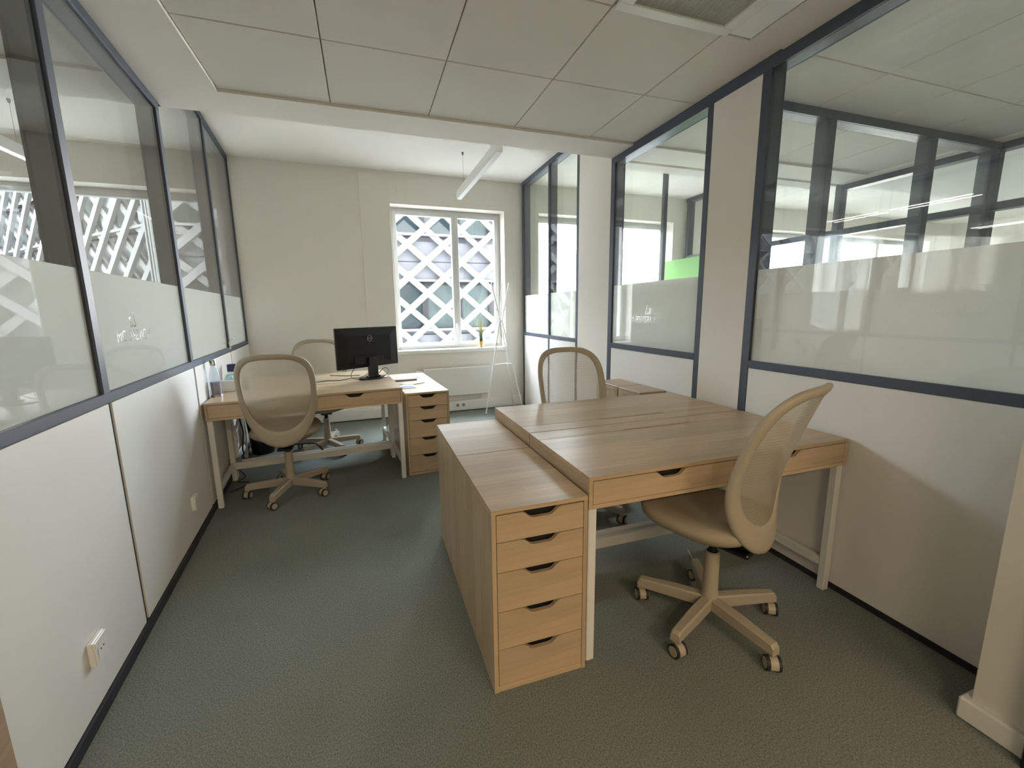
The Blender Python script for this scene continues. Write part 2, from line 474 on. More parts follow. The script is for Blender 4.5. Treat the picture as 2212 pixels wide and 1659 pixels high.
for i in range(len(Lp)-1):
    a, b = S(Lp[i])+.015, S(Lp[i+1])-.015
    part(wl, 'lower_panel', M['panel'], a, b, -.003, .03, .045, RAIL0-.002, .001)
    part(wl, 'lower_panel', M['panel'], a, b, DEP-.03, DEP+.003, .035, RAIL0-.002, .001)
    zt = ZC-.05 if Lp[i] < 3.7 else ZH-.05
    a, b = S(Lp[i])+.027, S(Lp[i+1])-.027
    tx = (S(2.917), 1.238, .40, True) if i == 3 else None
    glazing(wl, a, b, RAIL1, zt, 1, 1.53, tx)
part(wl, 'soffit', M['plaster'], S(3.752), S(YB+.002), 0.0, DEP, ZC, ZH)

# right wall: local +x along wall, +y = into the room, so outwards is -y
wr = structure(obj('wall_right', MB().box(1.07, 6.09, -DEP, 0, 0, .03), M['skirt'], loc=(WR, 0, 0), rz=ANG_R), 'glazed office partition with white pillars on the right')
def rp(a, b, z0=0.03, z1=ZC):
    part(wr, 'post', M['frame'], a, b, -DEP, .002, z0, z1, .002)
rp(2.275, 2.328, .03, ZC+.02); rp(2.667, 2.715, .03, ZC+.02); rp(3.762, 3.822, .03, ZH)
rp(4.415, 4.465, .03, ZH); rp(5.155, 5.195, .03, ZH); rp(6.03, 6.085, .03, ZH)
rp(1.06, 1.11, .03, ZC)
part(wr, 'header', M['frame'], .9, 3.80, -DEP-.002, .003, ZC-.05, ZC+.02, .002)
part(wr, 'header', M['frame'], 4.42, 6.09, -DEP-.002, .003, ZH-.05, ZH, .002)
for a, b in ((1.11, 2.275), (2.715, 3.762), (4.465, 5.155), (5.195, 6.03)):
    part(wr, 'rail', M['frame'], a, b, -DEP-.001, .003, RAIL0, RAIL1+.003, .002)
    part(wr, 'lower_panel', M['panel'], a+.001, b-.001, -.03, -.002, .03, RAIL0-.001, .001)
    part(wr, 'lower_panel', M['panel'], a+.001, b-.001, -DEP+.002, -DEP+.03, .03, RAIL0-.001, .001)
part(wr, 'pillar', M['wall'], 2.328, 2.667, -DEP, .0, .03, ZC-.05, 0)
part(wr, 'pillar', M['wall'], 3.822, 4.415, -DEP, .0, .03, ZH, 0)
glazing(wr, 1.11, 2.275, RAIL1, ZC-.05, -1, 1.557)
glazing(wr, 2.715, 3.762, RAIL1, ZC-.05, -1, 1.557, (3.262, 1.246, .40, True))
part(wr, 'frosted_film', M['film_thin'], 2.715, 3.762, -.0852, -.0842, RAIL1, 1.557)
glazing(wr, 4.465, 5.155, RAIL1, ZH-.05, -1, 1.55)
glazing(wr, 5.195, 6.03, RAIL1, ZH-.05, -1, 1.55)

# white pilaster close to the camera on the right
pl = structure(obj('wall_front', MB().box(1.745, 2.9, -.3, 1.067, 0, ZC, .002), M['wall']), 'white wall end nearest the camera')
structure(obj('baseboard_right', MB().box(1.722, 2.2, .93, 1.09, 0, .078, .006), M['white']), 'white skirting round the wall end')
dj = structure(obj('trim_1', MB().box(1.69, 1.80, .80, .925, 0, 2.1, .003), M['blackmat']), 'black door jamb at the wall end')

# back wall with window openings
def back_wall():
    ops = [(-5.9, -3.95, .85, 2.65), (-3.70, -1.44, .85, 2.65), (.33, 1.80, .85, 2.652), (2.30, 4.59, .85, 2.66), (5.3, 8.1, .85, 2.66), (8.5, 11.2, .85, 2.66)]
    mb = MB(); x = -8
    for a, b, z0, z1 in ops:
        mb.box(x, a, 0, .42, 0, ZH+.03); mb.box(a, b, 0, .42, 0, z0); mb.box(a, b, 0, .42, z1, ZH+.03); x = b
    mb.box(x, 12, 0, .42, 0, ZH+.03)
    return ops, structure(obj('wall_back', mb, M['wall'], loc=(0, BY, 0), rz=ANG_B), 'off-white wall with the window')
OPS, wbk = back_wall()
def window(n, a, b, z0, z1, sashes, label, handle=None):
    w = structure(link('window_%d' % n, None, None, (0, BY, 0), ANG_B), label)
    Y0, Y1 = .20, .27
    mb = MB()
    e = .055
    mb.box(a, a+e, Y0, Y1, z0, z1, .004); mb.box(b-e, b, Y0, Y1, z0, z1, .004)
    mb.box(a+e, b-e, Y0, Y1, z0, z0+.05, .004); mb.box(a+e, b-e, Y0, Y1, z1-.05, z1, .004)
    obj('window_frame', mb, M['upvc'], w)
    for (c, d) in sashes:
        s = MB(); t = .045
        s.box(c, c+t, Y0-.018, Y1-.01, z0+.04, z1-.04, .004); s.box(d-t, d, Y0-.018, Y1-.01, z0+.04, z1-.04, .004)
        s.box(c+t, d-t, Y0-.018, Y1-.01, z0+.04, z0+.04+t, .004); s.box(c+t, d-t, Y0-.018, Y1-.01, z1-.04-t, z1-.04, .004)
        so = obj('sash', s, M['upvc'], w)
        obj('pane', MB().box(c+t, d-t, .225, .232, z0+.04+t, z1-.04-t), M['winglass'], so)
    if handle:
        h = MB(); h.box(handle-.012, handle+.012, Y0-.03, Y0-.018, 1.12, 1.19, .004)
        h.tube([(handle, Y0-.03, 1.17), (handle, Y0-.055, 1.17), (handle+.004, Y0-.062, 1.12), (handle+.01, Y0-.058, 1.05)], .007)
        obj('handle', h, M['upvc'], w, smooth=True)
    sl = structure(obj('window_sill', MB().box(a-.01, b+.01, -.025, .20, z0-.045, z0+.005, .005), M['white'], w))
    return w
window(1, .33, 1.80, .85, 2.652, [(.365, 1.165), (1.165, 1.765)], 'white two-sash window facing the lattice building', 1.15)
window(2, -3.70, -1.44, .85, 2.65, [(-3.66, -1.48)], 'window of the office beyond the left partition')
window(3, -5.9, -3.95, .85, 2.65, [(-5.86, -4.9), (-4.9, -3.99)], 'farther window beyond the left partition')
window(4, 2.30, 4.59, .85, 2.66, [(2.34, 3.44), (3.44, 4.55)], 'window of the office beyond the right partition')
window(5, 5.3, 8.1, .85, 2.66, [(5.34, 6.7), (6.7, 8.06)], 'window of the second office on the right')
window(6, 8.5, 11.2, .85, 2.66, [(8.54, 9.85), (9.85, 11.16)], 'farthest window on the right')
for (a, b, z0, z1) in OPS:      # portals only guide the sampling of daylight
    ld = bpy.data.lights.new('portal', 'AREA'); ld.shape = 'RECTANGLE'; ld.size = b-a; ld.size_y = z1-z0; ld.cycles.is_portal = True
    lo = bpy.data.objects.new('portal', ld); COL.objects.link(lo)
    x, y = (a+b)/2, .44
    lo.location = (x*math.cos(ANG_B)-y*math.sin(ANG_B), BY+x*math.sin(ANG_B)+y*math.cos(ANG_B), (z0+z1)/2)
    lo.rotation_euler = (-PI/2, 0, ANG_B)

# cable trunking along the foot of the back wall
tk = structure(obj('baseboard_back', MB().box(-1.30, 2.02, -.045, .001, .012, .152, .004), M['white'], loc=(0, BY, 0), rz=ANG_B), 'white cable trunking along the back wall')
obj('trunking_lid', MB().box(-1.30, 2.02, -.050, -.044, .03, .134, .002), M['white'], tk)
structure(obj('trim_2', MB().box(-1.30, 2.02, -.012, .001, .0, .014), M['skirt'], loc=(0, BY, 0), rz=ANG_B), 'dark joint under the trunking')
sk = thing('wall_socket', 'double white socket in the trunking below the radiator', 'socket', (0, BY, 0), ANG_B)
obj('cover_plate', MB().box(1.02, 1.20, -.057, -.05, .055, .128, .002), M['white'], sk)
for x in (1.07, 1.15):
    q = MB(); q.cyl((x, -.058, .09), (x, -.0565, .09), .022); obj('socket_face', q, M['grey'], sk)
# joint of the wall casing and a little cover plate on the wall
structure(obj('trim_3', MB().box(-.02, .33, -.010, .001, .16, 2.985, .002), M['wall'], loc=(0, BY, 0), rz=ANG_B), 'shallow casing beside the window')
structure(obj('trim_4', MB().box(.96, 1.69, -.006, .001, 2.708, 2.720, .002), M['plaster'], loc=(0, BY, 0), rz=ANG_B), 'thin cable strip above the window')
cvp = obj('cover_plate', MB().box(.405, .475, -.012, -.0005, 2.79, 2.86, .004), M['wall'], loc=(0, BY, 0), rz=ANG_B)
tag(cvp, 'small square cover plate high on the back wall above the window', 'cover plate')
# radiator
rad = thing('radiator', 'flat white panel radiator under the window', 'radiator', (0, BY, 0), ANG_B)
obj('front_panel', MB().box(.62, 1.54, -.105, -.09, .235, .612, .006), M['radiator'], rad)
obj('back_panel', MB().box(.62, 1.54, -.05, -.038, .245, .60, .004), M['radiator'], rad)
g_ = MB(); g_.box(.62, 1.54, -.09, -.05, .60, .61, .002); g_.box(.62, .63, -.09, -.05, .24, .60); g_.box(1.53, 1.54, -.09, -.05, .24, .60)
obj('top_grille', g_, M['radiator'], rad)
for x in (.75, 1.36): obj('bracket', MB().box(x, x+.04, -.038, -.001, .28, .56), M['radiator'], rad)
q = MB(); q.cyl((.625, -.075, .575), (.59, -.075, .575), .012); q.lathe([(.001, 0)], 3) if False else None
q.cyl((.59, -.075, .575), (.535, -.075, .575), .020, .024, 16); obj('valve', q, M['white'], rad, smooth=True)

# other partitions, seen through the glass
def wall_box(nm, x0, x1, y0, y1, z0, z1, mat, lab): return structure(obj(nm, MB().box(x0, x1, y0, y1, z0, z1), mat), lab)
structure(obj('wall_far_left', MB().box(-8, -7.9, -3, 6.2, 0, ZH), M['wall']), 'far end wall of the left offices')
structure(obj('wall_far_right', MB().box(11.9, 12, -3, 6.4, 0, ZH), M['wall']), 'far end wall of the right offices')
wb2 = structure(obj('wall_rear', MB().box(-8, 12, -3.1, -3, 0, ZC+.1), M['wall']), 'wall behind the camera')
# glazed partition across the right hand office (y = 2.6)
wt = structure(obj('wall_cross', MB().box(2.11, 4.80, 2.60, 2.70, 0, .03), M['skirt']), 'glazed cross partition in the right hand office')
for x in (2.93, 3.98, 4.75):
    part(wt, 'post', M['frame'], x-.03, x+.03, 2.60, 2.70, .03, ZC, .002)
part(wt, 'header', M['frame'], 2.11, 4.80, 2.598, 2.702, ZC-.055, ZC, .002)
part(wt, 'rail', M['frame'], 2.11, 4.80, 2.598, 2.702, RAIL0, RAIL1, .002)
part(wt, 'lower_panel', M['panel'], 2.11, 4.72, 2.61, 2.69, .03, RAIL0)
for a, b in ((2.115, 2.90), (2.96, 3.95), (4.01, 4.72)):
    part(wt, 'glass_pane', M['glass'], a, b, 2.61, 2.616, RAIL1, ZC-.055)
# far partition of that office (x = 4.8)
wf = structure(obj('wall_far_partition', MB().box(4.8, 4.9, -3, 6.17, 0, .03), M['skirt']), 'glazed partition at the far side of the right hand office')
for y in (0.2, 1.4, 2.65, 3.85, 5.05, 6.12):
    part(wf, 'post', M['frame'], 4.8, 4.9, y-.03, y+.03, .03, ZC if y < 3.8 else ZH, .002)
part(wf, 'header', M['frame'], 4.798, 4.902, -3, YB, ZC-.055, ZC, .002)
part(wf, 'header', M['frame'], 4.798, 4.902, YB, 6.17, ZH-.055, ZH, .002)
part(wf, 'rail', M['frame'], 4.798, 4.902, -3, 6.17, RAIL0, RAIL1, .002)
part(wf, 'rail', M['frame'], 4.798, 4.902, -3, 6.17, 2.10, 2.16, .002)
part(wf, 'lower_panel', M['panel'], 4.81, 4.89, -3, 6.09, .03, RAIL0)
for a, b in ((-3, .17), (.23, 1.37), (1.43, 2.62), (2.68, 3.82), (3.88, 5.02)): part(wf, 'glass_pane', M['glass'], 4.83, 4.836, a, b, RAIL1, 2.10)
part(wf, 'lower_panel', M['panel'], 4.83, 4.86, 5.08, 6.09, RAIL1, 2.10)
for a, b in ((-3, .17), (.23, 1.37), (1.43, 2.62), (2.68, 3.82)): part(wf, 'glass_pane', M['glass'], 4.83, 4.836, a, b, 2.16, ZC-.055)
for a, b in ((3.88, 5.02), (5.08, 6.09)): part(wf, 'glass_pane', M['glass'], 4.83, 4.836, a, b, 2.16, ZH-.055)
structure(obj('trim_5', MB().box(2.745, 2.785, 4.04, 4.08, 0, ZH, .002), M['frame']), 'slim dark metal column in the right hand office')
structure(obj('trim_6', MB().box(2.12, 4.79, 3.86, 4.03, ZC-.0, ZC+.12, .002), M['plaster']), 'boxed beam in the right hand office')
gp = thing('partition_screen', 'bright green standing screen in the office beyond the right glass', 'screen', (4.30, 5.3, 0))
obj('panel', MB().box(0, .04, -.75, .71, .1, 2.05, .004), M['green'], gp)
for yy in (-.6, .55): obj('foot', MB().box(-.2, .24, yy-.03, yy+.03, 0, .1, .004), M['metal_white'], gp)
# skirting under the left wall rests in wall_left; outer trims done

# ---- lamps
def linear_lamp(label, x, y0, y1, z, on, zc, xw=.056, wires=True):
    t = thing('linear_pendant_lamp', label, 'lamp', (x, (y0+y1)/2, z), 0, None)
    L = (y1-y0)/2
    obj('housing', MB().box(-xw/2, xw/2, -L, L, .004, .09, .002), M['metal_white'], t)
    obj('diffuser', MB().box(-xw/2+(.014 if on else .004), xw/2-(.014 if on else .004), -L+.003, L-.003, .0, .006), M['lamp_on'] if on else M['lamp_off'], t)
    if wires:
        for yy in (-L+.25, L-.25):
            w = MB(); w.cyl((0, yy, .088), (0, yy, zc-z), .0012, n=6); w.cyl((0, yy, zc-z-.03), (0, yy, zc-z), .008, .012, 10)
            obj('suspension_wire', w, M['grey'], t)
    return t
lp = linear_lamp('slim white unlit linear pendant lamp hanging before the window', 1.055, 3.92, 5.47, 2.60, False, ZH)
linear_lamp('lit linear pendant lamp beyond the left glass wall, nearer one', -2.58, 3.70, 4.60, 2.60, True, ZH)
linear_lamp('lit linear pendant lamp beyond the left glass wall, nearer the window', -2.55, 4.66, 5.36, 2.60, True, ZH)
linear_lamp('lit linear pendant lamp in the farthest left office', -5.55, 3.9, 5.15, 2.60, True, ZH)
for x in (-.5, 1.4):
    t = thing('corridor_ceiling_lamp', 'warm strip lamp on the ceiling behind the camera, %s one' % ('left' if x < 0 else 'right'), 'lamp', (x, -1.6, ZC-.03), 0, 'corridor lamps')
    obj('housing', MB().box(-.6, .6, -.05, .05, 0, .03), M['metal_white'], t)
    obj('diffuser', MB().box(-.59, .59, -.045, .045, -.004, .0), M['lamp_off'], t)
    ld = bpy.data.lights.new('corridor_light', 'AREA'); ld.shape = 'RECTANGLE'; ld.size = 1.18; ld.size_y = .09; ld.energy = CORRIDOR_W; ld.color = (1, .78, .52)
    lo = bpy.data.objects.new('corridor_light', ld); COL.objects.link(lo); lo.parent = t; lo.location = (0, 0, -.006)

# ---- building across the street
def facade(b, x0, x1, z0, z1, floors, ph_x, ph_z, px, pz, colw):
    # local: x along facade, y=0 the lattice plane, +y into the building
    def P(nm, mat, *a): return obj(nm, MB().box(*a), mat, b)
    P('wall', M['facade'], x0, x1, .55, 1.2, z0, z1)
    for zf in floors:
        P('sill_band', M['facade'], x0, x1, .38, .55, zf+1.75, zf+3.1)
        P('panel_joint', M['fframe'], x0, x1, .37, .381, zf+2.40, zf+2.43)
        P('ledge', M['diag'], x0, x1, .25, .40, zf+1.72, zf+1.80)
        P('ledge', M['diag'], x0, x1, .05, .13, zf-.02, zf+.06)
        x = x0
        while x < x1-.3:
            w = min(colw, x1-x)
            f = MB()
            f.box(x, x+.14, .44, .55, zf, zf+1.72); f.box(x+w-.06, x+w, .44, .55, zf, zf+1.72)
            f.box(x+.14, x+w-.06, .44, .55, zf, zf+.09); f.box(x+.14, x+w-.06, .44, .55, zf+1.62, zf+1.72); f.box(x+w*.55, x+w*.55+.05, .46, .55, zf+.09, zf+1.62)
            wo_ = obj('window', f, M['fframe'], b)
            obj('pane', MB().box(x+.14, x+w*.55, .50, .54, zf+.09, zf+1.62), M['fglass'] if random.random() < .6 else M['blind'], wo_)
            obj('pane', MB().box(x+w*.55+.05, x+w-.06, .50, .54, zf+.09, zf+1.62), M['fglass'] if random.random() < .5 else M['blind'], wo_)
            x += w
    # diagonals clipped to the facade rectangle
    k = pz/px
    wd = .105
    for sgn, ya in ((1, -.02), (-1, .10)):
        lo_ = int(-60); 
        for n in range(-60, 90):
            # line: z = ph_z + sgn*k*(x - ph_x - n*px)
            c = ph_x+n*px
            pts = []
            xa, xb = x0, x1
            za, zb = ph_z+sgn*k*(xa-c), ph_z+sgn*k*(xb-c)
            if max(za, zb) < z0 or min(za, zb) > z1: continue
            def at(z): return c+(z-ph_z)/(sgn*k)
            if za < z0: xa = at(z0)
            if za > z1: xa = at(z1)
            if zb < z0: xb = at(z0)
            if zb > z1: xb = at(z1)
            if xb-xa < .4: continue
            za, zb = ph_z+sgn*k*(xa-c), ph_z+sgn*k*(xb-c)
            L = math.hypot(xb-xa, zb-za); nx, nzv = -(zb-za)/L*wd, (xb-xa)/L*wd
            mb = MB(); mb.prism([(xa-nx, za-nzv), (xb-nx, zb-nzv), (xb+nx, zb+nzv), (xa+nx, za+nzv)], ya, ya+.11, 'xz')
            obj('diagonal_beam', mb, M['diag'], b)
bA = thing('office_building', 'grey office building wrapped in a white diagonal lattice across the street', 'building', (0, 16, 0))
facade(bA, -5.45, 4.9, -3.4, 7.0, (-2.6, .68, 3.96), 2.783, 2.545, 1.26, 1.10, 2.5)
obj('volume', MB().box(-5.4, 4.8, 1.2, 9, -9, 7.0), M['facade'], bA)
obj('plinth', MB().box(-5.45, 4.9, .2, 1.2, -9, -3.4), M['facade'], bA)
bB = thing('office_building', 'lattice-clad side wing of the office building receding to the left', 'building', (-5.75, 16.1, 0), -.80)
# its facade runs from the corner to the left and away; local +x points left/away, +y must point into the block
facade_root = bB
facade(bB, -17, -.1, -3.4, 10.4, (-2.6, .68, 3.96, 7.24), -.6, 2.545, 1.26, 1.10, 2.5)
obj('volume', MB().box(-17, -7.5, 1.2, 9, -9, 10.4), M['facade'], bB)
obj('plinth', MB().box(-17, -.1, .2, 1.2, -9, -3.4), M['facade'], bB)
for x in (-.10, .08, .22): obj('corner_pier', MB().box(x, x+.07, -.1, .3, -9, 10.4), M['diag'], bB)

sky_block = thing('office_building', 'added lattice-clad block that keeps bright sky out of the glass reflections', 'building', (0, 27.4, 0))  # added out of view to hide the sky from the right glass reflections
facade(sky_block, -52, -17.2, -3.4, 7.0, (-2.6, .68, 3.96), -20, 2.545, 2.52, 2.20, 5)
obj('volume', MB().box(-52, -17.2, 1.2, 8, -9, 7.0), M['facade'], sky_block)

# ------------------------------------------------------------------ furniture
def front_poly(w, h, cx, cw=.150, cd=.026, notch=True):
    # drawer front outline with the scooped grip in its top edge; x 0..w, z 0..h
    if not notch: return [(0, 0), (w, 0), (w, h), (0, h)]
    pts = [(0, 0), (w, 0), (w, h)]
    a, b = cx+cw/2, cx-cw/2
    right = [(a, h), (a-.010, h-.003), (a-.020, h-.010), (a-.028, h-.018), (a-.036, h-.0235), (a-.046, h-cd)]
    left = [(b+.046, h-cd), (b+.036, h-.0235), (b+.028, h-.018), (b+.020, h-.010), (b+.010, h-.003), (b, h)]
    return pts+right+left+[(0, h)]

def drawer_unit(label, loc, rz, group):
    t = thing('drawer_unit', label, 'drawer unit', loc, rz, group)
    W_, D_, H_, T = .36, .58, .70, .016
    obj('top_panel', MB().box(0, W_, 0, D_, H_-T, H_, .001), M['wood_x'], t)
    obj('side_panel', MB().box(0, T, 0, D_, 0, H_-T, .001), M['wood_z'], t)
    obj('side_panel', MB().box(W_-T, W_, 0, D_, 0, H_-T, .001), M['wood_z'], t)
    obj('back_panel', MB().box(T, W_-T, D_-T, D_, 0, H_-T), M['wood_z'], t)
    obj('bottom_panel', MB().box(T, W_-T, 0.002, D_-T, 0.0, .022, .001), M['wood_x'], t)
    obj('shade_sheet', MB().box(T, W_-T, .03, .035, .022, H_-T), M['blackmat'], t)['label'] = 'black sheet painted as the shade behind the drawer fronts'  # black sheet, shade inside the unit put in as colour
    z = H_-T-.002
    hs = [.100, .112, .150, .148, .146]
    for h in hs:
        z -= h
        mb = MB(); mb.prism(front_poly(W_-2*T-.004, h-.003, (W_-2*T)/2), .001, .017, 'xz')
        obj('drawer_front', mb, M['wood_x'], t, loc=(T+.002, 0, z))
    return t

def desk(label, loc, rz, group, D_=.60):
    t = thing('writing_desk', label, 'desk', loc, rz, group)
    W_, H_, T, B = 1.32, .76, .016, .635
    # top with a hinged cable flap at the back; origin at front left corner
    obj('desk_top', MB().box(0, W_, 0, D_-.118, H_-T, H_, .001), M['wood_x'], t)
    fl = MB(); yb = D_-.115
    fl.prism([(0, D_), (0, yb), (W_/2-.22, yb), (W_/2-.19, yb+.014), (W_/2+.19, yb+.014), (W_/2+.22, yb), (W_, yb), (W_, D_)], H_-T, H_, 'xy')
    obj('cable_flap', fl, M['wood_x'], t)
    obj('flap_painted_shade', MB().box(T, W_-T, yb-.02, D_-T, H_-T-.03, H_-T-.001), M['blackmat'], t)  # solid black block, painted shade under the cable slot
    obj('side_panel', MB().box(0, T, 0, D_, B, H_-T, .001), M['wood_y'], t)
    obj('side_panel', MB().box(W_-T, W_, 0, D_, B, H_-T, .001), M['wood_y'], t)
    obj('back_panel', MB().box(T, W_-T, D_-T, D_, B, H_-T), M['wood_x'], t)
    obj('bottom_panel', MB().box(T, W_-T, 0, D_-T, B, B+T, .001), M['wood_x'], t)
    hf = H_-T-(B+T)-.005
    fw = (W_-2*T-.006)/2
    for i in (0, 1):
        mb = MB(); cx = fw*.53 if i == 0 else fw*.47
        mb.prism(front_poly(fw, hf, cx, .15, .026), .001, .017, 'xz')
        obj('drawer_front', mb, M['wood_x'], t, loc=(T+.002+i*(fw+.002), 0, B+T+.002))
        # black sheet behind the grips stands in for the shade inside
    obj('shade_sheet', MB().box(T, W_-T, .03, .034, B+T, H_-T), M['blackmat'], t)
    s = .034
    for x in (.004, W_-.004-s):
        obj('leg', MB().box(x, x+s, .008, .008+s, 0, B, .003), M['metal_white'], t)
        obj('leg', MB().box(x, x+s, D_-.008-s, D_-.008, 0, B, .003), M['metal_white'], t)
        obj('side_bar', MB().box(x+.004, x+s-.004, .008+s, D_-.008-s, .115, .155, .002), M['metal_white'], t)
        obj('top_bar', MB().box(x+.004, x+s-.004, .008+s, D_-.008-s, B-.03, B-.001, .002), M['metal_white'], t)
    obj('cross_bar', MB().box(.004+s, W_-.004-s, D_-.008-s+.004, D_-.012, .092, .148, .002), M['metal_white'], t)
    return t

def local(o, a, x, y): return (o[0]+x*math.cos(a)-y*math.sin(a), o[1]+x*math.sin(a)+y*math.cos(a), 0)
RO, RA = (.2949, 1.6814), -.0067
LO, LA = (-1.122, 3.748), .088
drawer_unit('front oak drawer unit at the near end of the right hand desks', (*RO, 0), RA, 'oak drawer units')
q = local(RO, RA, .36, 1.165)
drawer_unit('oak drawer unit right behind the front one, only side and top seen', (q[0], q[1], 0), RA+PI, 'oak drawer units')
q = local(RO, RA, .372, .015)
desk('front oak desk of the right hand pair, nearest the camera', q, RA, 'oak desks')
q = local(RO, RA, .372+1.32, .015+.605+.605)
desk('rear oak desk of the right hand pair, in front of the rear mesh chair', q, RA+PI, 'oak desks')
desk('front oak desk of the left hand pair, with the water bottle', (*LO, 0), LA, 'oak desks')
q = local(LO, LA, 1.32, 1.215)
desk('rear oak desk of the left hand pair, carrying the black monitor', q, LA+PI, 'oak desks')
LA3 = .060
q = local(LO, LA, 1.347, .039)
D3 = (q[0], q[1])
drawer_unit('front oak drawer unit beside the left hand desks', (*D3, 0), LA3, 'oak drawer units')
q = local(D3, LA3, .36, 1.163)
drawer_unit('rear oak drawer unit beside the left hand desks, with papers on top', (q[0], q[1], 0), LA3+PI, 'oak drawer units')

# two low brown cabinets at the right wall
for nm, y0, y1, lab in (('a', 2.955, 3.235, 'low brown wooden cabinet against the right wall, nearer the rear desk'), ('b', 3.240, 3.560, 'low brown wooden cabinet against the right wall, nearer the window')):
    t = thing('low_cabinet', lab, 'cabinet', (1.775, y0, 0), 0, 'low brown cabinets')
    w, d = .225, y1-y0
    obj('body', MB().box(0, w, .001, d-.001, .0, .742, .002), M['brown_x'], t)
    obj('top_panel', MB().box(-.004, w, 0, d, .742, .76, .003), M['brown_x'], t)
    obj('door', MB().box(-.004, -.0005, .004, d-.004, .05, .738, .001), M['brown_x'], t)

# ------------------------------------------------------------------ office chair
def sup(theta, a, b, n):
    c, s = math.cos(theta), math.sin(theta)
    return a*math.copysign(abs(c)**(2/n), c), b*math.copysign(abs(s)**(2/n), s)
BK0, BKH = .415, .675          # foot and height of the backrest
def spine(h):                  # y of the backrest's centre line at height h above its foot
    pts = [(0, -.205), (.08, -.195), (.18, -.192), (.30, -.212), (.42, -.250), (.54, -.292), (.675, -.340)]
    if h <= 0: return pts[0][1]
    for (a, ya), (b, yb) in zip(pts, pts[1:]):
        if h <= b:
            t = (h-a)/(b-a); return ya+(yb-ya)*t
    return pts[-1][1]
def smooth_spine(h): return sum(spine(h+d) for d in (-.05, -.025, 0, .025, .05))/5
def bpt(x, h, off=0):
    return (x, smooth_spine(h)+1.15*x*x+off, BK0+h)
HM = .42
def outline(th, shrink_side, shrink_top, shrink_bot):
    c, s = math.cos(th), math.sin(th)
    if s >= 0: x, z = sup(th, .250-shrink_side, BKH-HM-shrink_top, 3.3)
    else: x, z = sup(th, .250-shrink_side, HM-shrink_bot, 2.15)
    h = HM+z
    return x, h
